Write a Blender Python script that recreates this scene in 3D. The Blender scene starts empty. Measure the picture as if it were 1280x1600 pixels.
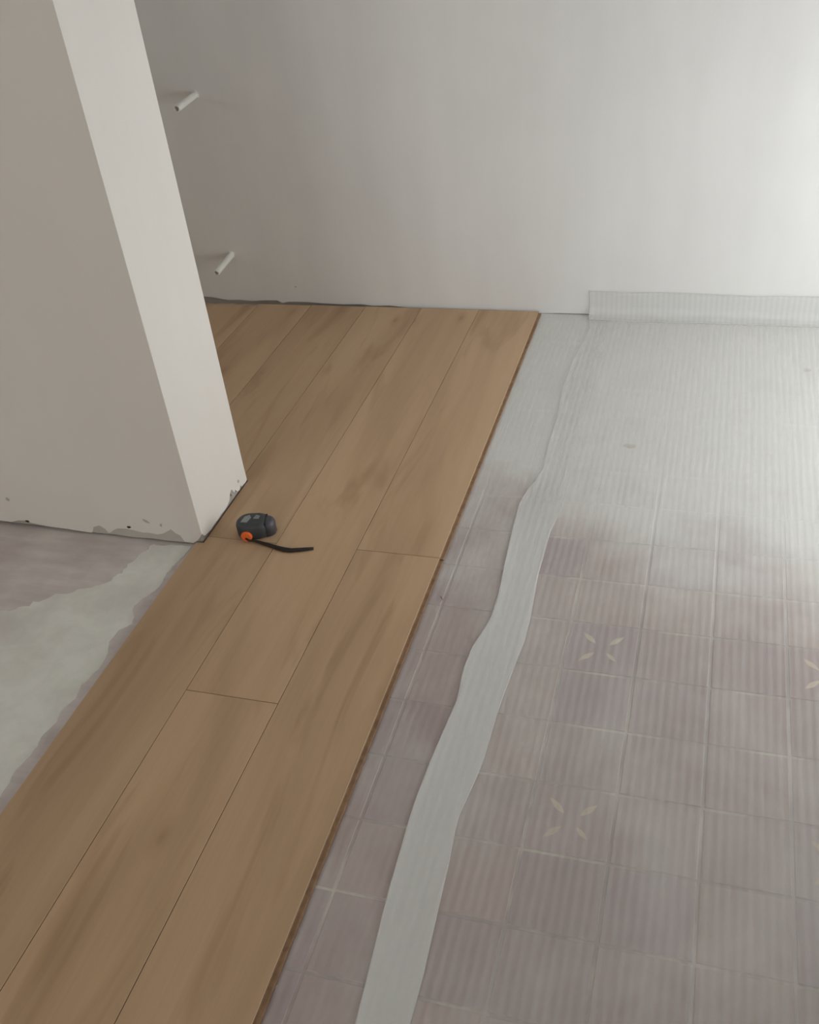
import bpy, bmesh, math, random
from mathutils import Vector, noise
random.seed(7)
scene = bpy.context.scene
C = scene.collection

# ------------------------------------------------------------------ camera
cd = bpy.data.cameras.new('camera')
cd.sensor_fit = 'VERTICAL'; cd.sensor_height = 24.0; cd.sensor_width = 24.0
cd.lens = 1533.185 / 1600.0 * 24.0
cd.clip_start = 0.02
cam = bpy.data.objects.new('camera', cd); C.objects.link(cam)
cam.location = (0.523931, -2.851456, 1.356568)
cam.rotation_euler = (0.942558, 0.0969489, 0.2785828)
scene.camera = cam

# ------------------------------------------------------------------ daylight, exposure
world = bpy.data.worlds.new('overcast_sky'); scene.world = world
world.use_nodes = True
bg = world.node_tree.nodes['Background']
bg.inputs[0].default_value = (0.945, 0.985, 1.0, 1); bg.inputs[1].default_value = 5.8
scene.view_settings.view_transform = 'Standard'
scene.view_settings.look = 'None'
scene.view_settings.gamma = 1.0
scene.view_settings.use_curve_mapping = False
scene.view_settings.exposure = -0.04
scene.cycles.use_denoising = True
scene.cycles.max_bounces = 12
scene.cycles.diffuse_bounces = 6
scene.cycles.use_adaptive_sampling = True
scene.cycles.adaptive_threshold = 0.02
scene.cycles.transparent_max_bounces = 24

# window openings, rear and far left ones added as fill light: y0, y1, z0, z1 in the right wall; x0, x1, z0, z1 in the rear wall
XR = 1.30                       # inner face of the right wall
WIN1 = (-1.55, -0.06, 0.04, 1.06)
XL, YF, ZC = -3.3, -5.2, 2.55
FILL_WIN2 = (-1.55, 0.40, 0.88, 2.10)  # unseen rear window, added as fill for the foreground
FILL_WIN3 = (-0.80, -0.22, 0.95, 1.98)   # added in the far left wall to brighten the passage behind the partition

def portal(name, loc, rot, sx, sy):
    ld = bpy.data.lights.new(name, 'AREA'); ld.shape = 'RECTANGLE'
    ld.size = sx; ld.size_y = sy; ld.cycles.is_portal = True
    o = bpy.data.objects.new(name, ld); C.objects.link(o)
    o.location = loc; o.rotation_euler = rot
portal('window_light_portal', (XR + 0.26, (WIN1[0]+WIN1[1])/2, (WIN1[2]+WIN1[3])/2), (0, math.pi/2, 0), WIN1[3]-WIN1[2], WIN1[1]-WIN1[0])
portal('window_light_portal', ((FILL_WIN2[0]+FILL_WIN2[1])/2, YF - 0.26, (FILL_WIN2[2]+FILL_WIN2[3])/2), (math.pi/2, 0, 0), FILL_WIN2[1]-FILL_WIN2[0], FILL_WIN2[3]-FILL_WIN2[2])  # portal for the added rear window

portal('window_light_portal', (XL - 0.21, (FILL_WIN3[0]+FILL_WIN3[1])/2, (FILL_WIN3[2]+FILL_WIN3[3])/2), (0, -math.pi/2, 0), FILL_WIN3[3]-FILL_WIN3[2], FILL_WIN3[1]-FILL_WIN3[0])  # portal for the added passage window

# ------------------------------------------------------------------ material helpers
def new_mat(name):
    m = bpy.data.materials.new(name); m.use_nodes = True
    nt = m.node_tree; b = nt.nodes['Principled BSDF']
    return m, nt, b
def N(nt, typ, **kw):
    n = nt.nodes.new(typ)
    for k, v in kw.items(): setattr(n, k, v)
    return n
def L(nt, a, b): nt.links.new(a, b)
def ramp(nt, fac, stops, interp='LINEAR'):
    r = N(nt, 'ShaderNodeValToRGB'); r.color_ramp.interpolation = interp
    e = r.color_ramp.elements
    while len(e) < len(stops): e.new(0.5)
    for el, (p, c) in zip(e, stops):
        el.position = p; el.color = (*c, 1) if len(c) == 3 else c
    L(nt, fac, r.inputs[0]); return r.outputs[0]
def mapped(nt, src, scale=(1, 1, 1), loc=(0, 0, 0)):
    mp = N(nt, 'ShaderNodeMapping'); mp.inputs['Scale'].default_value = scale; mp.inputs['Location'].default_value = loc
    L(nt, src, mp.inputs[0]); return mp.outputs[0]
def noise_tex(nt, vec, scale, detail=4, rough=0.55, dist=0.0):
    n = N(nt, 'ShaderNodeTexNoise'); n.inputs['Scale'].default_value = scale
    n.inputs['Detail'].default_value = detail; n.inputs['Roughness'].default_value = rough
    n.inputs['Distortion'].default_value = dist
    L(nt, vec, n.inputs['Vector']); return n.outputs[0]
def mixc(nt, fac, a, b, mode='MIX'):
    m = N(nt, 'ShaderNodeMix', data_type='RGBA', blend_type=mode)
    for idx, v in ((0, fac), (6, a), (7, b)):
        if hasattr(v, 'links'): L(nt, v, m.inputs[idx])
        else: m.inputs[idx].default_value = v if idx == 0 else (*v, 1)
    return m.outputs[2]
def mth(nt, op, a, b=0.0):
    m = N(nt, 'ShaderNodeMath', operation=op)
    for i, v in enumerate((a, b)):
        if hasattr(v, 'links'): L(nt, v, m.inputs[i])
        else: m.inputs[i].default_value = v
    return m.outputs[0]
def bump(nt, b, h, strength=0.2, dist=0.002):
    bp = N(nt, 'ShaderNodeBump'); bp.inputs['Strength'].default_value = strength; bp.inputs['Distance'].default_value = dist
    L(nt, h, bp.inputs['Height']); L(nt, bp.outputs[0], b.inputs['Normal'])
def position(nt): return N(nt, 'ShaderNodeNewGeometry').outputs['Position']

def paint_mat(name, col, var=0.04, rough=0.75):
    m, nt, b = new_mat(name)
    pos = position(nt)
    n1 = noise_tex(nt, pos, 2.2, 3); n2 = noise_tex(nt, mapped(nt, pos, (3, 3, 0.6)), 3.0, 5)
    f = mth(nt, 'MULTIPLY', mth(nt, 'ADD', n1, n2), 0.5)
    lo = tuple(c * (1 - var) for c in col); hi = tuple(min(1, c * (1 + var)) for c in col)
    L(nt, ramp(nt, f, [(0.35, lo), (0.65, hi)]), b.inputs['Base Color'])
    b.inputs['Roughness'].default_value = rough
    b.inputs['Specular IOR Level'].default_value = 0.3
    fine = noise_tex(nt, pos, 260, 3); big = noise_tex(nt, pos, 9, 2)
    bump(nt, b, mth(nt, 'ADD', mth(nt, 'MULTIPLY', fine, 0.25), big), 0.25, 0.003)
    return m
M = {}
M['wall'] = paint_mat('white_wall_paint', (0.752, 0.742, 0.725))
M['pier'] = paint_mat('off_white_wall_paint', (0.78, 0.745, 0.70), 0.02)
M['beige'] = paint_mat('beige_wall_paint', (0.72, 0.60, 0.47), 0.03)
M['ceil'] = paint_mat('ceiling_paint', (0.80, 0.79, 0.77), 0.02)
M['core'] = paint_mat('bare_render', (0.42, 0.385, 0.34), 0.2, 0.95)
M['undercoat'] = paint_mat('grey_filler', (0.50, 0.475, 0.43), 0.1, 0.9)

def oak_mat():
    m, nt, b = new_mat('oak_laminate')
    tc = N(nt, 'ShaderNodeTexCoord'); oi = N(nt, 'ShaderNodeObjectInfo')
    off = N(nt, 'ShaderNodeCombineXYZ')
    L(nt, mth(nt, 'MULTIPLY', oi.outputs['Random'], 17.0), off.inputs[0]); L(nt, mth(nt, 'MULTIPLY', oi.outputs['Random'], 41.0), off.inputs[1])
    va = N(nt, 'ShaderNodeVectorMath', operation='ADD'); L(nt, tc.outputs['Object'], va.inputs[0]); L(nt, off.outputs[0], va.inputs[1])
    v = va.outputs[0]
    broad = noise_tex(nt, mapped(nt, v, (9, 1.1, 1)), 1.0, 3, 0.5, 0.6)
    figure = noise_tex(nt, mapped(nt, v, (13, 1.9, 1)), 1.0, 3, 0.5, 1.0)
    fine = noise_tex(nt, mapped(nt, v, (160, 4, 1)), 1.0, 4, 0.6)
    base = ramp(nt, broad, [(0.28, (0.435, 0.292, 0.174)), (0.52, (0.517, 0.354, 0.215)), (0.74, (0.566, 0.398, 0.248))])
    streak = ramp(nt, figure, [(0.28, (0.76, 0.71, 0.66)), (0.44, (0.97, 0.96, 0.95)), (1.0, (1, 1, 1))])
    c1 = mixc(nt, 0.85, base, streak, 'MULTIPLY')
    c2 = mixc(nt, 0.5, c1, ramp(nt, fine, [(0.3, (0.92, 0.91, 0.90)), (0.6, (1, 1, 1))]), 'MULTIPLY')
    vo = N(nt, 'ShaderNodeTexVoronoi'); vo.inputs['Scale'].default_value = 1.0
    L(nt, mapped(nt, v, (7.0, 3.0, 0.0)), vo.inputs['Vector'])
    knot = ramp(nt, vo.outputs['Distance'], [(0.0, (0.62, 0.54, 0.46)), (0.07, (0.9, 0.87, 0.84)), (0.16, (1, 1, 1))])
    c3 = mixc(nt, 0.7, c2, knot, 'MULTIPLY')
    hs = N(nt, 'ShaderNodeHueSaturation'); L(nt, c3, hs.inputs['Color'])
    L(nt, mth(nt, 'ADD', 0.94, mth(nt, 'MULTIPLY', oi.outputs['Random'], 0.12)), hs.inputs['Value'])
    L(nt, hs.outputs[0], b.inputs['Base Color'])
    b.inputs['Roughness'].default_value = 0.5; b.inputs['Specular IOR Level'].default_value = 0.4
    bump(nt, b, fine, 0.08, 0.0006)
    return m
M['oak'] = oak_mat()

def fibre_mat():
    m, nt, b = new_mat('brown_fibreboard')
    n = noise_tex(nt, position(nt), 60, 4)
    L(nt, ramp(nt, n, [(0.3, (0.20, 0.115, 0.062)), (0.7, (0.30, 0.185, 0.10))]), b.inputs['Base Color'])
    b.inputs['Roughness'].default_value = 0.9
    return m
M['fibre'] = fibre_mat()

def tile_mat(name, a, bcol, hazecol=(0.66, 0.655, 0.63), sep=True, grout=False):
    """old mauve tile with smeared pale skim residue on it"""
    m, nt, b = new_mat(name)
    pos = position(nt)
    if sep:
        rnd = mth(nt, 'MULTIPLY', N(nt, 'ShaderNodeObjectInfo').outputs['Random'], 1.0)
        base = mixc(nt, rnd, a, bcol)
    else:
        br = N(nt, 'ShaderNodeTexBrick'); br.offset = 0.0; br.inputs['Scale'].default_value = 1.0
        br.inputs['Brick Width'].default_value = 0.135; br.inputs['Row Height'].default_value = 0.134
        br.inputs['Mortar Size'].default_value = 0.0025
        br.inputs['Color1'].default_value = (*a, 1); br.inputs['Color2'].default_value = (*bcol, 1); br.inputs['Mortar'].default_value = (0.55, 0.52, 0.45, 1)
        L(nt, mapped(nt, pos, loc=(-0.039, 2.198, 0)), br.inputs['Vector']); base = br.outputs[0]
    if grout:   # the joints are worn and dirty: cream only in stretches
        worn = ramp(nt, noise_tex(nt, pos, 6.5, 3, 0.55), [(0.47, (0, 0, 0)), (0.66, (0.9, 0.9, 0.9))])
        base = mixc(nt, worn, (0.345, 0.28, 0.255), a)
    mott = noise_tex(nt, pos, 14, 4)
    base = mixc(nt, 0.6, base, ramp(nt, mott, [(0.3, (0.86, 0.84, 0.84)), (0.7, (1.1, 1.1, 1.1))]), 'MULTIPLY')
    sx = N(nt, 'ShaderNodeSeparateXYZ'); L(nt, pos, sx.inputs[0])
    # skim spread over the tiles along the back wall, thinning out towards the middle of the room
    edge = mth(nt, 'ADD', mth(nt, 'ADD', sx.outputs[1], mth(nt, 'MULTIPLY', sx.outputs[0], 0.12)), mth(nt, 'MULTIPLY', mth(nt, 'SUBTRACT', noise_tex(nt, pos, 2.6, 5, 0.6), 0.5), 1.5))
    skim = ramp(nt, mth(nt, 'ADD', edge, 1.5), [(0.20, (0, 0, 0)), (0.74, (1, 1, 1))])
    smear = ramp(nt, noise_tex(nt, mapped(nt, pos, (3.0, 2.0, 1)), 1.6, 5, 0.6, 0.5), [(0.42, (0, 0, 0)), (0.75, (0.6, 0.6, 0.6))])
    haze = mth(nt, 'MINIMUM', mth(nt, 'ADD', mth(nt, 'MULTIPLY', skim, 0.86), mth(nt, 'MULTIPLY', smear, 0.75)), 0.92)
    L(nt, mixc(nt, haze, base, hazecol), b.inputs['Base Color'])
    b.inputs['Roughness'].default_value = 0.6
    return m
M['tile'] = tile_mat('mauve_floor_tile', (0.335, 0.245, 0.245), (0.405, 0.308, 0.272))
M['grout'] = tile_mat('cream_grout', (0.60, 0.55, 0.46), (0.60, 0.55, 0.46), grout=True)
M['slab'] = tile_mat('old_tiled_floor', (0.335, 0.245, 0.245), (0.405, 0.308, 0.272), sep=False)
def flat_mat(name, col, rough=0.6, spec=0.4, nscale=40, var=0.08):
    m, nt, b = new_mat(name)
    n = noise_tex(nt, position(nt), nscale, 3)
    L(nt, ramp(nt, n, [(0.3, tuple(c * (1 - var) for c in col)), (0.7, tuple(min(1, c * (1 + var)) for c in col))]), b.inputs['Base Color'])
    b.inputs['Roughness'].default_value = rough; b.inputs['Specular IOR Level'].default_value = spec
    return m
M['leaf'] = flat_mat('cream_leaf_print', (0.56, 0.46, 0.345))
M['stain'] = flat_mat('brown_stain', (0.50, 0.455, 0.40))
M['dust'] = flat_mat('brown_dust', (0.44, 0.36, 0.29), 0.95, 0.1, 30, 0.25)
M['pvc'] = flat_mat('white_plastic', (0.80, 0.785, 0.74), 0.4, 0.4, 20, 0.03)
M['dark'] = flat_mat('painted_hollow_shade', (0.03, 0.028, 0.025), 0.9, 0.1)  # near-black colour stands in for the shade inside holes and pits
M['rubber'] = flat_mat('charcoal_rubber', (0.040, 0.043, 0.046), 0.55, 0.5, 200, 0.15)
M['nose'] = flat_mat('dark_violet_grey_plastic', (0.060, 0.056, 0.066), 0.45, 0.5, 200, 0.1)
M['orange'] = flat_mat('orange_plastic', (0.86, 0.16, 0.03), 0.45, 0.4, 100, 0.04)
M['label'] = flat_mat('worn_pale_print', (0.20, 0.225, 0.222), 0.4, 0.5, 300, 0.3)
M['strap'] = flat_mat('black_brown_strap', (0.030, 0.020, 0.018), 0.7, 0.3, 300, 0.2)
M['steel'] = flat_mat('dull_steel', (0.35, 0.35, 0.34), 0.4, 0.5)
M['frame'] = flat_mat('white_window_frame', (0.80, 0.80, 0.78), 0.4, 0.4)

def screed_mat():
    m, nt, b = new_mat('mauve_grey_screed')
    pos = position(nt)
    rot = N(nt, 'ShaderNodeMapping'); rot.inputs['Rotation'].default_value = (0, 0, -0.7); rot.inputs['Scale'].default_value = (3, 16, 1); L(nt, pos, rot.inputs[0])
    s = noise_tex(nt, rot.outputs[0], 2.0, 5, 0.6); n = noise_tex(nt, pos, 7, 5, 0.6)
    c = ramp(nt, mth(nt, 'ADD', mth(nt, 'MULTIPLY', s, 0.45), mth(nt, 'MULTIPLY', n, 0.55)), [(0.35, (0.53, 0.47, 0.455)), (0.5, (0.61, 0.56, 0.54)), (0.66, (0.71, 0.67, 0.64))])
    L(nt, c, b.inputs['Base Color']); b.inputs['Roughness'].default_value = 0.8
    bump(nt, b, s, 0.15, 0.001)
    return m
M['screed'] = screed_mat()
def skim_mat():
    m, nt, b = new_mat('pale_levelling_skim')
    pos = position(nt)
    n = noise_tex(nt, pos, 11, 6, 0.65, 0.4)
    big = noise_tex(nt, mapped(nt, pos, (1, 1, 1), (3, 1, 0)), 4.5, 4, 0.6)
    c = ramp(nt, n, [(0.30, (0.67, 0.67, 0.62)), (0.6, (0.77, 0.775, 0.73))])
    thin = ramp(nt, big, [(0.50, (0, 0, 0)), (0.66, (0.55, 0.55, 0.55))])
    c = mixc(nt, thin, c, (0.60, 0.555, 0.53))
    L(nt, c, b.inputs['Base Color']); b.inputs['Roughness'].default_value = 0.85
    bump(nt, b, n, 0.2, 0.001)
    return m
M['skim'] = skim_mat()

def film_mat(name, opac, ribs=0.22, relief=0.25, fade=None):
    m, nt, b = new_mat(name)
    pos = position(nt)
    b.inputs['Base Color'].default_value = (0.87, 0.865, 0.845, 1)
    b.inputs['Roughness'].default_value = 0.42; b.inputs['Specular IOR Level'].default_value = 0.35
    tr = N(nt, 'ShaderNodeBsdfTransparent'); tr.inputs[0].default_value = (1.0, 1.0, 1.0, 1)
    sx = N(nt, 'ShaderNodeSeparateXYZ'); L(nt, pos, sx.inputs[0])
    wob = mth(nt, 'MULTIPLY', noise_tex(nt, mapped(nt, pos, (1, 0.4, 1)), 5, 2), 0.005)
    rib = mth(nt, 'SINE', mth(nt, 'MULTIPLY', mth(nt, 'ADD', sx.outputs[0], wob), 2 * math.pi / 0.0155))
    cloud = noise_tex(nt, pos, 3.2, 4, 0.6)
    o = mth(nt, 'ADD', mth(nt, 'ADD', opac - 0.06, mth(nt, 'MULTIPLY', cloud, 0.12)), mth(nt, 'MULTIPLY', rib, opac * ribs))
    if fade:    # the milky coating of the margin thins out towards the wall
        o = mth(nt, 'MULTIPLY', o, ramp(nt, mth(nt, 'MULTIPLY', mth(nt, 'ADD', sx.outputs[1], 2.0), 0.5), fade))
    mx = N(nt, 'ShaderNodeMixShader'); L(nt, o, mx.inputs[0]); L(nt, tr.outputs[0], mx.inputs[1]); L(nt, b.outputs[0], mx.inputs[2])
    L(nt, mx.outputs[0], nt.nodes['Material Output'].inputs['Surface'])
    bump(nt, b, rib, relief, 0.0012)
    return m
M['film_low'] = film_mat('thin_translucent_underlay', 0.105, 0.2, 0.08)
M['film'] = film_mat('translucent_white_underlay', 0.155, 0.2, 0.10)
M['flap'] = film_mat('milky_white_underlay_margin', 0.56, 0.03, 0.04, [(0.38, (1, 1, 1)), (0.56, (0.28, 0.28, 0.28)), (0.70, (0.16, 0.16, 0.16))])
M['endflap'] = film_mat('milky_white_underlay_end', 0.34, 0.05, 0.03)

def glass_mat():
    m, nt, b = new_mat('window_glass')
    tr = N(nt, 'ShaderNodeBsdfTransparent'); gl = N(nt, 'ShaderNodeBsdfGlossy'); gl.inputs['Roughness'].default_value = 0.02
    mx = N(nt, 'ShaderNodeMixShader'); mx.inputs[0].default_value = 0.06
    L(nt, tr.outputs[0], mx.inputs[1]); L(nt, gl.outputs[0], mx.inputs[2]); L(nt, mx.outputs[0], nt.nodes['Material Output'].inputs['Surface'])
    return m
M['glass'] = glass_mat()

# ------------------------------------------------------------------ mesh helpers
def link(name, me, mats=(), parent=None, loc=(0, 0, 0), rot=(0, 0, 0)):
    o = bpy.data.objects.new(name, me); C.objects.link(o)
    if me is not None:
        for k in mats:
            me.materials.append(M[k])
    o.location = loc; o.rotation_euler = rot
    if parent is not None: o.parent = parent
    return o
def tag(o, label=None, cat=None, group=None, kind=None):
    for k, v in (('label', label), ('category', cat), ('group', group), ('kind', kind)):
        if v: o[k] = v
    return o
def to_mesh(bm, name, smooth=False):
    bmesh.ops.recalc_face_normals(bm, faces=bm.faces)
    me = bpy.data.meshes.new(name); bm.to_mesh(me); bm.free()
    if smooth:
        for p in me.polygons: p.use_smooth = True
    return me
def box_bm(bm, x0, x1, y0, y1, z0, z1):
    vs = [bm.verts.new((x, y, z)) for z in (z0, z1) for y in (y0, y1) for x in (x0, x1)]
    for f in ((0, 2, 3, 1), (4, 5, 7, 6), (0, 1, 5, 4), (2, 6, 7, 3), (0, 4, 6, 2), (1, 3, 7, 5)):
        bm.faces.new([vs[i] for i in f])
def boxes(name, lst, mat, parent=None):
    bm = bmesh.new()
    for b in lst: box_bm(bm, *b)
    return link(name, to_mesh(bm, name), (mat,), parent)
def prism(pts, d, bevel=0.0):
    """closed 2D outline (as 3D points) pushed along vector d"""
    bm = bmesh.new(); d = Vector(d)
    a = [bm.verts.new(Vector(p)) for p in pts]; b = [bm.verts.new(Vector(p) + d) for p in pts]
    bm.faces.new(a); top = bm.faces.new(b[::-1]); n = len(pts)
    for i in range(n): bm.faces.new((a[i], b[i], b[(i + 1) % n], a[(i + 1) % n]))
    bmesh.ops.recalc_face_normals(bm, faces=bm.faces)
    if bevel: bmesh.ops.bevel(bm, geom=list(top.edges), offset=bevel, segments=1, affect='EDGES')
    return bm
def tube_bm(bm, pts, rw, rh=None, seg=10, cap=True, up=(0, 0, 1)):
    """tube along pts; radii may be lists: rw sideways, rh upwards"""
    n = len(pts); rings = []
    rw = rw if isinstance(rw, (list, tuple)) else [rw] * n
    rh = rw if rh is None else (rh if isinstance(rh, (list, tuple)) else [rh] * n)
    for i, p in enumerate(pts):
        t = (Vector(pts[min(i + 1, n - 1)]) - Vector(pts[max(i - 1, 0)])).normalized()
        s = t.cross(Vector(up)).normalized(); u = s.cross(t)
        rings.append([bm.verts.new(Vector(p) + s * (math.cos(2 * math.pi * k / seg) * rw[i]) + u * (math.sin(2 * math.pi * k / seg) * rh[i])) for k in range(seg)])
    for a, b in zip(rings, rings[1:]):
        for k in range(seg): bm.faces.new((a[k], a[(k + 1) % seg], b[(k + 1) % seg], b[k]))
    if cap: bm.faces.new(rings[0]); bm.faces.new(rings[-1])
    return rings

# ------------------------------------------------------------------ the room shell
PX, PF, PB = -0.5604, -1.2845, -1.0329      # partition end: face x, front y, back y
YW = 0.010                                   # painted face of the back wall
floor = boxes('floor', [(XL, XR + 0.3, YF, 0.3, -0.12, -0.0065)], 'slab')
tag(floor, 'old mauve tiled floor of the room with pale grout', 'floor', kind='structure')

wall_back = boxes('wall_back', [(XL, XR + 0.3, YW + 0.008, 0.3, -0.006, ZC)], 'core')
tag(wall_back, 'white painted wall at the back of the room', 'wall', kind='structure')
# plaster coat of the back wall with a ragged lower edge
pts = [(XL, YW, ZC), (XR + 0.3, YW, ZC), (XR + 0.3, YW, 0.001)]
x = XR
while x > -0.45:
    pts.append((x, YW, 0.001 + random.random() * 0.004)); x -= 0.05 + random.random() * 0.07
for (x, z) in ((-0.50, 0.012), (-0.56, 0.009), (-0.60, 0.014), (-0.66, 0.011), (-0.74, 0.013), (-0.80, 0.016), (-0.86, 0.015), (-0.885, 0.010),
               (-0.905, 0.019), (-0.95, 0.018), (-1.0, 0.014), (-1.05, 0.017), (-1.09, 0.015), (-1.12, 0.019), (-1.15, 0.024), (-1.2, 0.026), (-1.3, 0.02), (-1.6, 0.018)):
    pts.append((x, YW, z))
pts.append((XL, YW, 0.012))
link('plaster_coat', to_mesh(prism(pts, (0, 0.008, 0)), 'plaster_coat'), ('wall',), wall_back)

# partition with the free end; a core and a painted coat on each face
wall_left = boxes('wall_left', [(XL, PX - 0.004, PF + 0.004, PB - 0.004, 0.0072, ZC), (XL, PX - 0.0055, PF + 0.03, PB - 0.03, -0.006, 0.0072)], 'core')
tag(wall_left, 'off white partition wall ending in a bright free edge', 'wall', kind='structure')
front = [(XL, ZC), (PX, ZC), (PX, 0.034), (-0.574, 0.016), (-0.589, 0.0055), (-0.611, 0.0067), (-0.618, 0.0241), (-0.630, 0.031), (-0.639, 0.0405), (-0.649, 0.0337),
         (-0.664, 0.025), (-0.68, 0.0206), (-0.70, 0.023), (-0.719, 0.0218), (-0.742, 0.026), (-0.761, 0.0283), (-0.785, 0.0265), (-0.799, 0.019), (-0.808, 0.012), (-0.815, 0.0087), (-0.821, 0.0215),
         (-0.834, 0.0296), (-0.853, 0.0225), (-0.858, 0.010), (-0.863, 0.0045), (-0.90, 0.006), (-0.944, 0.0085), (-0.985, 0.0095), (-1.022, 0.0143), (-1.031, 0.0153), (-1.045, 0.021), (-1.065, 0.0193),
         (-1.09, 0.012), (-1.123, 0.0129), (-1.2, 0.009), (-1.5, 0.011), (-2.2, 0.008), (XL, 0.01)]
link('plaster_coat', to_mesh(prism([(a, PF, b) for a, b in front], (0, 0.004, 0)), 'front_coat'), ('pier',), wall_left)
# the grey filler that shows where the coat has chipped away
filler = [(-0.585, 0.02), (-0.60, 0.045), (-0.64, 0.05), (-0.70, 0.04), (-0.78, 0.035), (-0.84, 0.036), (-0.865, 0.03), (-0.87, 0.006), (-0.84, 0.0045), (-0.80, 0.006), (-0.75, 0.003), (-0.70, 0.0055), (-0.66, 0.0035), (-0.60, 0.005)]
link('filler_patch', to_mesh(prism([(a, PF + 0.0012, b) for a, b in filler], (0, 0.0045, 0)), 'filler'), ('undercoat',), wall_left)
rev = [(PF + 0.0041, ZC), (PF + 0.0041, 0.036), (-1.279, 0.028), (-1.272, 0.0215), (-1.258, 0.019), (-1.244, 0.0172), (-1.224, 0.0186), (-1.205, 0.0182), (-1.184, 0.0197), (-1.165, 0.018), (-1.148, 0.0190),
       (-1.133, 0.0247), (-1.125, 0.036), (-1.111, 0.0363), (-1.103, 0.0258), (-1.096, 0.030), (-1.089, 0.0194), (-1.076, 0.0150), (-1.069, 0.024), (-1.062, 0.0165), (-1.050, 0.0150), (-1.040, 0.0135), (-1.031, 0.016), (-1.0315, 0.03), (PB, 0.055), (PB, ZC)]
link('plaster_coat', to_mesh(prism([(PX, a, b) for a, b in rev], (-0.004, 0, 0)), 'reveal_coat'), ('pier',), wall_left)
boxes('plaster_coat', [(XL, PX - 0.0041, PB - 0.004, PB, 0.014, ZC)], 'pier', wall_left)
# nick in the free edge near its far corner, small pits in the front coat
def pit(name, c, u, v, ru, rv, nrm, parent, mat='dark'):
    p = []
    for k in range(9):
        a = 2 * math.pi * k / 9; r = 0.75 + 0.5 * random.random()
        p.append(Vector(c) + Vector(u) * (math.cos(a) * ru * r) + Vector(v) * (math.sin(a) * rv * r))
    return link(name, to_mesh(prism(p, Vector(nrm) * 0.0012), name), (mat,), parent)
pit('chip', (PX, -1.116, 0.033), (0, 1, 0), (0, 0, 1), 0.006, 0.008, (1, 0, 0), wall_left, 'core')
pit('chip', (PX, -1.074, 0.040), (0, 1, 0), (0, 0, 1), 0.004, 0.004, (1, 0, 0), wall_left, 'undercoat')
pit('chip', (-1.073, PF, 0.082), (1, 0, 0), (0, 0, 1), 0.005, 0.005, (0, -1, 0), wall_left, 'undercoat')
pit('chip', (-0.752, PF, 0.034), (1, 0, 0), (0, 0, 1), 0.005, 0.003, (0, -1, 0), wall_left)
pit('chip', (-0.662, PF, 0.050), (1, 0, 0.0), (0, 0, 1), 0.003, 0.005, (0, -1, 0), wall_left, 'undercoat')
pit('chip', (-0.700, PF, 0.058), (1, 0, -0.6), (0.3, 0, 1), 0.008, 0.003, (0, -1, 0), wall_left, 'undercoat')
pit('chip', (-1.040, PF, 0.0195), (1, 0, 0), (0, 0, 1), 0.006, 0.003, (0, -1, 0), wall_left)
pit('chip', (-0.826, YW, 0.070), (1, 0, 0), (0, 0, 1), 0.003, 0.002, (0, -1, 0), wall_back, 'core')

T = 0.26
y0, y1, z0, z1 = WIN1
wall_right = boxes('wall_right', [(XR, XR + T, YF, y0, -0.006, ZC), (XR, XR + T, y1, YW, -0.006, ZC), (XR, XR + T, y0, y1, z1, ZC), (XR, XR + T, y0, y1, -0.006, z0)], 'wall')
tag(wall_right, 'white painted side wall with the window beside the back wall', 'wall', kind='structure')
x0, x1, z2, z3 = FILL_WIN2
wall_front = boxes('wall_front', [(XL, x0, YF - T, YF, -0.006, ZC), (x1, XR + T, YF - T, YF, -0.006, ZC), (x0, x1, YF - T, YF, z3, ZC), (x0, x1, YF - T, YF, -0.006, z2)], 'beige')
tag(wall_front, 'beige painted wall behind the camera with an added window', 'wall', kind='structure')
y4, y5, z4, z5 = FILL_WIN3
wl = boxes('wall_far_left', [(XL - 0.2, XL, YF - T, y4, -0.006, ZC), (XL - 0.2, XL, y5, 0.3, -0.006, ZC), (XL - 0.2, XL, y4, y5, z5, ZC), (XL - 0.2, XL, y4, y5, -0.006, z4)], 'beige')
tag(wl, 'beige painted wall closing the room on the left', 'wall', kind='structure')
ce = boxes('ceiling', [(XL - 0.2, XR + T, YF - T, 0.3, ZC, ZC + 0.15)], 'ceil')
tag(ce, 'plain white ceiling of the room', 'ceiling', kind='structure')
# windows
def window(name, along, pos, a0, a1, z0, z1, n, label):
    w = link(name, None); tag(w, label, 'window', kind='structure')
    def bx(nm, a, b, c, d, th, mat):
        e = (pos - th, pos + th)
        return boxes(nm, [(e[0], e[1], a, b, c, d)] if along == 'y' else [(a, b, e[0], e[1], c, d)], mat, w)
    f = 0.055
    for a, b, c, d in ((a0, a1, z0, z0 + f), (a0, a1, z1 - f, z1), (a0, a0 + f, z0 + f, z1 - f), (a1 - f, a1, z0 + f, z1 - f)):
        bx('window_frame', a, b, c, d, 0.03, 'frame')
    ww = (a1 - a0 - 2 * f) / n
    for i in range(n):
        s = a0 + f + i * ww
        if i: bx('mullion', s - 0.025, s + 0.025, z0 + f, z1 - f, 0.026, 'frame')
        bx('window_pane', s + (0.025 if i else 0), s + ww - (0.025 if i < n - 1 else 0), z0 + f, z1 - f, 0.003, 'glass')
window('window_1', 'y', XR + 0.16, WIN1[0], WIN1[1], WIN1[2], WIN1[3], 2, 'white framed window in the right wall beside the back wall')
window('fill_window_2', 'x', YF - 0.16, FILL_WIN2[0], FILL_WIN2[1], FILL_WIN2[2], FILL_WIN2[3], 2, 'white framed unseen window added behind the camera for fill light')

window('fill_window_3', 'y', XL - 0.12, FILL_WIN3[0], FILL_WIN3[1], FILL_WIN3[2], FILL_WIN3[3], 1, 'white framed unseen window added to brighten the passage behind the partition')

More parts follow.
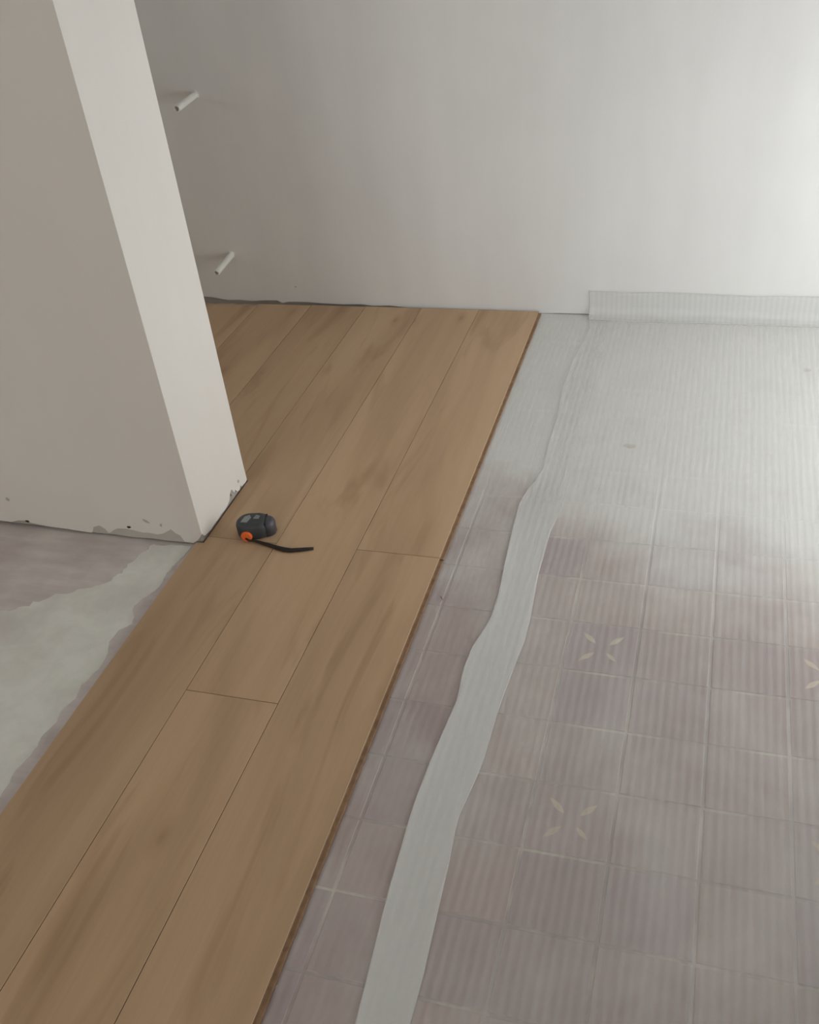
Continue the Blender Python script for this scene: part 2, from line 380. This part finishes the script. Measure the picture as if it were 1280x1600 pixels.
# ------------------------------------------------------------------ old floor: grout bed, tiles, screed, skim
TX, TY, SX, SY = 0.135, 0.134, 0.039, -2.198
# the joints are open towards the room and skimmed over towards the back wall
bm = bmesh.new(); gr = []
for y, z in ((-2.95, -0.0012), (-1.30, -0.0012), (-1.05, -0.0007), (-0.80, -0.0001), (YW + 0.01, 0.0)):
    gr.append([bm.verts.new((x, y, zz)) for x, zz in ((-0.2, -0.0065), (-0.2, z), (XR, z), (XR, -0.0065))])
for a, b in zip(gr, gr[1:]):
    for k in range(4): bm.faces.new((a[k], a[(k + 1) % 4], b[(k + 1) % 4], b[k]))
bm.faces.new(gr[0]); bm.faces.new(gr[-1])
link('grout_bed', to_mesh(bm, 'grout_bed'), ('grout',), floor)
bm = bmesh.new(); box_bm(bm, -TX/2 + 0.0024, TX/2 - 0.0024, -TY/2 + 0.0024, TY/2 - 0.0024, -0.006, 0.0)
bmesh.ops.bevel(bm, geom=[e for e in bm.edges if all(v.co.z > -0.001 for v in e.verts)], offset=0.0012, segments=1, affect='EDGES')
tile_me = to_mesh(bm, 'tile'); tile_me.materials.append(M['tile'])
lf = []
for s, w in ((0, 0), (0.25, 0.0042), (0.5, 0.0056), (0.75, 0.0036), (1, 0)):
    lf.append((s, w))
def leaf_mesh():
    o = [(0.018 + 0.037 * s, w) for s, w in lf] + [(0.018 + 0.037 * s, -w) for s, w in lf[-2:0:-1]]
    me = to_mesh(prism([(a, b, -0.0002) for a, b in o], (0, 0, 0.0006)), 'leaf_motif'); me.materials.append(M['leaf']); return me
leaf_me = leaf_mesh()
for i in range(-1, 11):
    for j in range(-5, 17):
        xc, yc = SX + (i + 0.5) * TX, SY + (j + 0.5) * TY
        t = bpy.data.objects.new('tile', tile_me); C.objects.link(t); t.parent = floor
        t.location = (xc, yc, random.uniform(-0.0002, 0.0002)); t.rotation_euler = (0, 0, random.uniform(-0.004, 0.004))
        if yc + TY / 2 > YW + 0.01:
            lo = yc - TY / 2; hi = YW + 0.009
            t.scale = (1, (hi - lo) / TY, 1); t.location.y = (lo + hi) / 2
        if i % 3 == 2 and j % 3 == 2 and yc < -1.2:
            for k in range(4):
                l = bpy.data.objects.new('leaf_motif', leaf_me); C.objects.link(l); l.parent = t
                l.rotation_euler = (0, 0, math.pi / 4 + k * math.pi / 2)
                if k == 3: l.scale = (0.8, 0.8, 1)
boxes('screed_layer', [(XL, -0.30, -3.6, PF + 0.02, -0.0065, 0.0)], 'screed', floor)
boxes('screed_layer', [(XL, -0.30, PB - 0.02, YW + 0.01, -0.0065, 0.0)], 'dust', floor)
# pale levelling skim spread on the screed beside the planks
left_edge = [(-1.60, -1.98), (-1.30, -1.80), (-1.10, -1.66), (-1.0, -1.60), (-0.921, -1.578), (-0.885, -1.556), (-0.851, -1.533), (-0.815, -1.498), (-0.771, -1.476), (-0.735, -1.445), (-0.711, -1.41), (-0.712, -1.37), (-0.700, -1.335), (-0.690, -1.300), (-0.64, -1.293), (-0.591, -1.292)]
right_edge = [(-0.594, -1.332), (-0.600, -1.36), (-0.602, -1.392), (-0.598, -1.43), (-0.604, -1.459), (-0.622, -1.49), (-0.623, -1.52), (-0.604, -1.54), (-0.598, -1.56), (-0.618, -1.585), (-0.622, -1.62), (-0.605, -1.65), (-0.599, -1.68), (-0.611, -1.744), (-0.604, -1.78), (-0.614, -1.813), (-0.609, -1.84), (-0.617, -1.88), (-0.611, -1.91), (-0.618, -1.96), (-0.612, -2.02), (-0.62, -2.2), (-0.61, -2.5), (-0.9, -2.6), (-1.5, -2.4)]
def jag(pts, amp, n=4):
    out = []
    for (xa, ya), (xb, yb) in zip(pts, pts[1:]):
        for k in range(n):
            t = k / n; out.append((xa + (xb - xa) * t + amp * noise.noise((xa * 40 + t * 9, ya * 40, 0.3)), ya + (yb - ya) * t + amp * noise.noise((xa * 40 + t * 9, ya * 40, 7.3))))
    return out + [pts[-1]]
bm = prism([(a, b, -0.001) for a, b in jag(left_edge, 0.012) + jag(right_edge, 0.004)], (0, 0, 0.0022), 0.0008)
link('skim_patch', to_mesh(bm, 'skim_patch'), ('skim',), floor)
# small stains on the tiles under the underlay
for c, r in (((0.358, -0.735), (0.016, 0.010)), ((0.787, -0.295), (0.009, 0.010))):
    pit('stain', (c[0], c[1], -0.0004), (1, 0, 0), (0, 1, 0), r[0], r[1], (0, 0, 1), floor, 'stain')

# ------------------------------------------------------------------ underlay sheets
EDGE_B = [(0.146, -3.1), (0.150, -2.6), (0.138, -2.255), (0.124, -2.058), (0.118, -1.891), (0.122, -1.795), (0.134, -1.64), (0.127, -1.574), (0.130, -1.503), (0.148, -1.425), (0.149, -1.345), (0.141, -1.23), (0.135, -1.126), (0.131, -1.014),
          (0.141, -0.96), (0.162, -0.875), (0.156, -0.743), (0.158, -0.615), (0.147, -0.479), (0.149, -0.349), (0.159, -0.229), (0.174, -0.10), (0.158, -0.01), (0.155, 0.2)]
EDGE_A = [(0.215, -3.1), (0.212, -2.238), (0.212, -2.173), (0.202, -1.961), (0.197, -1.90), (0.205, -1.84), (0.213, -1.776), (0.214, -1.657), (0.220, -1.557), (0.228, -1.467), (0.227, -1.392), (0.219, -1.271), (0.220, -1.113), (0.232, -1.03), (0.228, -0.7), (0.232, -0.3), (0.225, 0.2)]
def interp(tab, y):
    for (xa, ya), (xb, yb) in zip(tab, tab[1:]):
        if ya <= y <= yb: return xa + (xb - xa) * (y - ya) / (yb - ya)
    return tab[0][0] if y < tab[0][1] else tab[-1][0]
def profile(rise, r=0.012, yend=YW - 0.003, ystart=-3.0):
    """list of (s, y, z): along the floor, round the fold and up the wall"""
    out = []; y = ystart
    while y < yend - r - 0.001:
        out.append((y, y, 0.0)); y += 0.03
    for k in range(7):
        a = k / 6 * math.pi / 2
        out.append((yend - r + r * a, yend - r + r * math.sin(a), r - r * math.cos(a)))
    k = r + 0.012
    while k < rise:
        out.append((yend + k - r, yend, k)); k += 0.012
    return out
def sheet(name, xs, prof, left, right, zfun, label, wavy=0.0):
    bm = bmesh.new(); rows = []
    for s, y, z in prof:
        row = []
        xl, xr = left(s), right(s)
        for x in xs:
            xx = min(max(x, xl), xr)
            zz = zfun(xx, y) if z < 0.001 else zfun(xx, y) + z
            lift = -wavy * max(0, z - 0.02) * max(0.0, 0.5 + noise.noise((xx * 5, z * 9, 1.3)))
            top = 0.07 * z * noise.noise((xx * 4, 2.0, 0.0))
            row.append(bm.verts.new((xx, y + lift, zz + top)))
        rows.append(row)
    for a, b in zip(rows, rows[1:]):
        for i in range(len(xs) - 1):
            if abs(a[i].co.x - a[i+1].co.x) < 1e-7 and abs(b[i].co.x - b[i+1].co.x) < 1e-7: continue
            bm.faces.new((a[i], a[i+1], b[i+1], b[i]))
    bmesh.ops.remove_doubles(bm, verts=bm.verts, dist=1e-6)
    bmesh.ops.delete(bm, geom=[v for v in bm.verts if not v.link_faces], context='VERTS')
    for f in bm.faces: f.smooth = True
    me = bpy.data.meshes.new(name); bm.to_mesh(me); bm.free()
    o = link(name, me, ('film',))
    sd = o.modifiers.new('thickness', 'SOLIDIFY'); sd.thickness = 0.0009; sd.offset = -1
    return tag(o, label, 'underlay', 'underlay sheets')
def frange(a, b, st):
    n = int(round((b - a) / st)); return [a + (b - a) * i / n for i in range(n + 1)]
def za(x, y): return 0.0016 + 0.0
def zb(x, y):
    lap = 1 / (1 + math.exp((x - 0.25) / 0.008))
    ripple = 0.0007 * (1 + noise.noise((x * 4, y * 1.6, 0.7)))
    edge = max(0.0, 1 - (x - interp(EDGE_B, y)) / 0.03)
    return 0.0018 + ripple + lap * 0.0013 + 0.0012 * edge * edge
low = sheet('underlay_sheet', frange(-0.575, 0.245, 0.005), [q for q in profile(0.0, 0.006) if q[2] < 0.0005], lambda s: -0.572 if s < PF - 0.02 else -0.545, lambda s: interp(EDGE_A, s), za,
      'translucent white underlay sheet lying half under the planks, the lower of the two overlapping sheets')
low.data.materials[0] = M['film_low']
top = sheet('underlay_sheet', frange(0.10, XR - 0.01, 0.006), profile(0.088, 0.03), lambda s: interp(EDGE_B, s), lambda s: XR - 0.01, zb,
      'wide translucent white underlay sheet with wavy edge, turned up against the back wall', 0.02)
flap = sheet('sealing_margin', frange(0.10, 0.245, 0.004), [q for q in profile(0.0, 0.012) if q[2] < 0.0005], lambda s: interp(EDGE_B, s) + 0.0006, lambda s: interp(EDGE_A, s), lambda x, y: zb(x, y) - 0.0011, 'milky white margin strip along the wavy edge')
flap.data.materials[0] = M['flap']; flap.parent = top
for k in ('category', 'group'): del flap[k]
endm = sheet('sealing_margin', frange(0.10, XR - 0.012, 0.02), [(a, b - 0.0012, c) for a, b, c in profile(0.080, 0.03) if a > -0.06], lambda s: interp(EDGE_B, s) + 0.002, lambda s: XR - 0.012, lambda x, y: zb(x, y) + 0.0006, 'milky white end of the sheet turned up the wall', 0.02)
endm.data.materials[0] = M['endflap']; endm.parent = top
for k in ('category', 'group'): del endm[k]

# ------------------------------------------------------------------ laminate planks
W = 0.193; ZB, ZT = 0.0022, 0.012
lam = link('laminate_flooring', None)
tag(lam, 'oak laminate flooring, planks laid past the wall end to the back wall', 'flooring', kind='structure')
def plank(outline, tongue=False):
    cx = sum(p[0] for p in outline) / len(outline); cy = sum(p[1] for p in outline) / len(outline)
    bm = prism([(a - cx, b - cy, ZB) for a, b in outline], (0, 0, ZT - ZB), 0.0008)
    me = to_mesh(bm, 'plank')
    me.materials.append(M['oak']); me.materials.append(M['fibre'])
    for p in me.polygons: p.material_index = 0 if p.normal.z > 0.3 else 1
    o = link('plank', me, (), lam, (cx, cy, 0))
    if tongue:
        ya, yb = min(p[1] for p in outline), max(p[1] for p in outline)
        pr = [(0.0, 0.0072), (0.0015, 0.0065), (0.0072, 0.0065), (0.0082, 0.0060), (0.0088, 0.0050), (0.0086, ZB), (0.0, ZB)]
        t = link('tongue', to_mesh(prism([(-0.0005 + a - cx, ya + 0.002 - cy, b) for a, b in pr], (0, yb - ya - 0.004, 0)), 'tongue'), ('fibre',), o)
        t['label'] = 'bare brown fibreboard locking edge'
    return o
G = 0.0005
def rect(r, ya, yb, x0=None, x1=None):
    a = -(r + 1) * W + G if x0 is None else x0; b = -r * W - G if x1 is None else x1
    return [(a, ya + G), (b, ya + G), (b, yb - G), (a, yb - G)]
J1, J2, J3, LEN = -1.7249, -1.2540, -1.2620, 1.285
plank(rect(0, J2, 0.0, x1=0.0), True); plank(rect(0, J2 - LEN, J2, x1=0.0), True)
plank(rect(1, J1, 0.0)); plank(rect(1, J1 - LEN, J1))
# third row: notched round the free end of the partition
xa, xb, xc = -3 * W, -2 * W - G, PX + 0.0005
plank([(xa, J3 - LEN), (xb, J3 - LEN), (xb, J3 - G), (xc, J3 - G), (xc, PF - 0.002), (xa, PF - 0.002)])
plank([(xc, J3 + G), (xb, J3 + G), (xb, -0.001), (xa + G, -0.001), (xa + G, PB + 0.004), (xc, PB + 0.004)])
plank(rect(3, PB + 0.006, -0.003))
plank(rect(4, PB + 0.006, -0.006)); plank(rect(5, PB + 0.006, -0.018))
plank(rect(6, PB + 0.006, -0.024)); plank(rect(7, PB + 0.006, -0.024)); plank(rect(8, PB + 0.006, -0.024))

# ------------------------------------------------------------------ pipe stubs in the back wall
def stub(x, z, ln, droop, label):
    root = link('pipe_stub', None, loc=(x, YW, z)); tag(root, label, 'pipe stub', 'white pipe stubs in the back wall')
    tip = Vector((0.0, -ln, -droop)); r, ri = 0.0102, 0.0070
    bm = bmesh.new(); seg = 16
    ps = [tip * t + Vector((0, 0.004, 0)) * (1 - t) for t in (0, 0.25, 0.5, 0.75, 1)]
    o = tube_bm(bm, ps, r, seg=seg, cap=False); i_ = tube_bm(bm, [tip * t for t in (0.55, 1.0)], ri, seg=seg, cap=False)
    for k in range(seg): bm.faces.new((o[-1][k], o[-1][(k+1) % seg], i_[-1][(k+1) % seg], i_[-1][k]))
    link('pipe', to_mesh(bm, 'pipe', True), ('pvc',), root)
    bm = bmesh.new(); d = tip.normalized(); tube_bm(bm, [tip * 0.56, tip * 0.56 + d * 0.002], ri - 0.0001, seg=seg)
    link('hollow_shade', to_mesh(bm, 'hollow_shade'), ('dark',), root)  # dark disc paints the shade inside the pipe
    bm = bmesh.new(); tube_bm(bm, [(0, 0.002, 0), (0, -0.0008, 0), (0, -0.0012, 0)], [0.0135, 0.0128, 0.0108], seg=18)
    link('filler_collar', to_mesh(bm, 'filler_collar', False), ('wall',), root)
stub(-1.0482, 0.6911, 0.130, 0.008, 'white plastic pipe stub sticking out of the back wall, the upper one')
stub(-1.0393, 0.1799, 0.128, 0.012, 'white plastic pipe stub sticking out of the back wall, low above the planks')

# ------------------------------------------------------------------ tape measure on the planks
tm = link('tape_measure', None, loc=(-0.446, -1.230, ZT), rot=(0, 0, math.radians(14)))
tag(tm, 'charcoal tape measure with orange button lying on the planks beside the wall end', 'tape measure')
H = 0.042
def body_outline(inset=0.0, x1=0.026):
    # plan of the case: round at the back, flatter towards the mouth
    pts = []
    for k in range(13):
        a = math.pi / 2 + math.pi * k / 12
        pts.append((-0.016 + math.cos(a) * (0.030 - inset), math.sin(a) * (0.030 - inset)))
    pts += [(0.008, -0.0295 + inset), (x1 - inset, -0.024 + inset), (x1 - inset, 0.024 - inset), (0.008, 0.0295 - inset)]
    return pts
def loft(levels, fn):
    bm = bmesh.new(); rings = []
    for z, ins in levels: rings.append([bm.verts.new((a, b, z)) for a, b in fn(ins)])
    for a, b in zip(rings, rings[1:]):
        n = len(a)
        for i in range(n): bm.faces.new((a[i], a[(i+1) % n], b[(i+1) % n], b[i]))
    bm.faces.new(rings[0]); bm.faces.new(rings[-1]); return bm
body = link('case', to_mesh(loft([(0, 0.006), (0.002, 0.002), (0.006, 0.0), (0.030, 0.0), (0.036, 0.0025), (0.040, 0.007), (H, 0.013)], body_outline), 'case', True), ('rubber',), tm)
def nose_outline(inset):
    i = inset * 0.8
    return [(0.0255, -0.0225 + i), (0.038 - i, -0.018 + i), (0.044 - i, -0.010 + i), (0.0455 - i, 0.004), (0.043 - i, 0.014 - i), (0.036 - i, 0.021 - i), (0.0255, 0.0225 - i)]
link('nose', to_mesh(loft([(0.0, 0.003), (0.002, 0.0), (0.026, 0.0), (0.033, 0.003), (0.0375, 0.009)], nose_outline), 'nose', True), ('nose',), tm)
boxes('mouth_groove', [(0.0245, 0.0262, -0.0215, 0.0215, 0.004, 0.0372)], 'dark', tm)
def patch(name, outl, z, mat, th=0.0008):
    return link(name, to_mesh(prism([(a, b, z) for a, b in outl], (0, 0, th)), name), (mat,), tm)
patch('worn_print', [(-0.031, -0.013), (-0.016, -0.016), (-0.008, 0.002), (-0.013, 0.013), (-0.024, 0.009)], H - 0.0003, 'label')
patch('worn_print', [(-0.003, -0.002), (0.010, -0.004), (0.012, 0.008), (0.002, 0.012)], H - 0.0003, 'label')
# round orange button on the near flank, with the strap anchored in it
nd = Vector((-0.20, -1, 0.10)).normalized(); ctr = Vector((-0.0185, -0.0300, 0.0135))
bm = bmesh.new(); tube_bm(bm, [ctr - nd * 0.004, ctr + nd * 0.0035, ctr + nd * 0.0050, ctr + nd * 0.0054], [0.0130, 0.0130, 0.0115, 0.0070], seg=20)
link('button', to_mesh(bm, 'button', False), ('orange',), tm)
# wrist strap trailing over the planks (placed in floor coordinates, then brought into the tape's frame)
rz = math.radians(14)
def local(x, y, z):
    dx, dy = x + 0.446, y + 1.230
    return (dx * math.cos(rz) + dy * math.sin(rz), -dx * math.sin(rz) + dy * math.cos(rz), z)
sp = [(-0.4572, -1.2702, 0.0120), (-0.450, -1.2712, 0.0078), (-0.440, -1.2665, 0.0045), (-0.426, -1.2680, 0.0035), (-0.408, -1.2725, 0.0034), (-0.391, -1.2765, 0.0034), (-0.372, -1.282, 0.0036), (-0.356, -1.2850, 0.0036), (-0.340, -1.2850, 0.0034), (-0.319, -1.2790, 0.0032), (-0.303, -1.2735, 0.0030), (-0.291, -1.2695, 0.0028)]
bm = bmesh.new()
tube_bm(bm, [local(*p) for p in sp], [0.0022, 0.003, 0.0034, 0.004, 0.0048, 0.0056, 0.0066, 0.0072, 0.007, 0.006, 0.005, 0.0042], [0.002, 0.0024, 0.0026, 0.0028, 0.003, 0.003, 0.0032, 0.0034, 0.0032, 0.003, 0.0028, 0.0024], seg=10)
link('wrist_strap', to_mesh(bm, 'wrist_strap', True), ('strap',), tm)

# ------------------------------------------------------------------ splinter on the underlay
bm = bmesh.new()
tube_bm(bm, [(-0.005, 0.006, 0), (0, 0.001, 0.0004), (0.005, -0.006, 0)], [0.0005, 0.0013, 0.0006], [0.0004, 0.0009, 0.0004], seg=6)
sp_ = link('wood_splinter', to_mesh(bm, 'wood_splinter'), ('fibre',), None, (0.034, -1.372, 0.0022))
tag(sp_, 'tiny brown wood splinter on the underlay beside the plank edge', 'splinter')
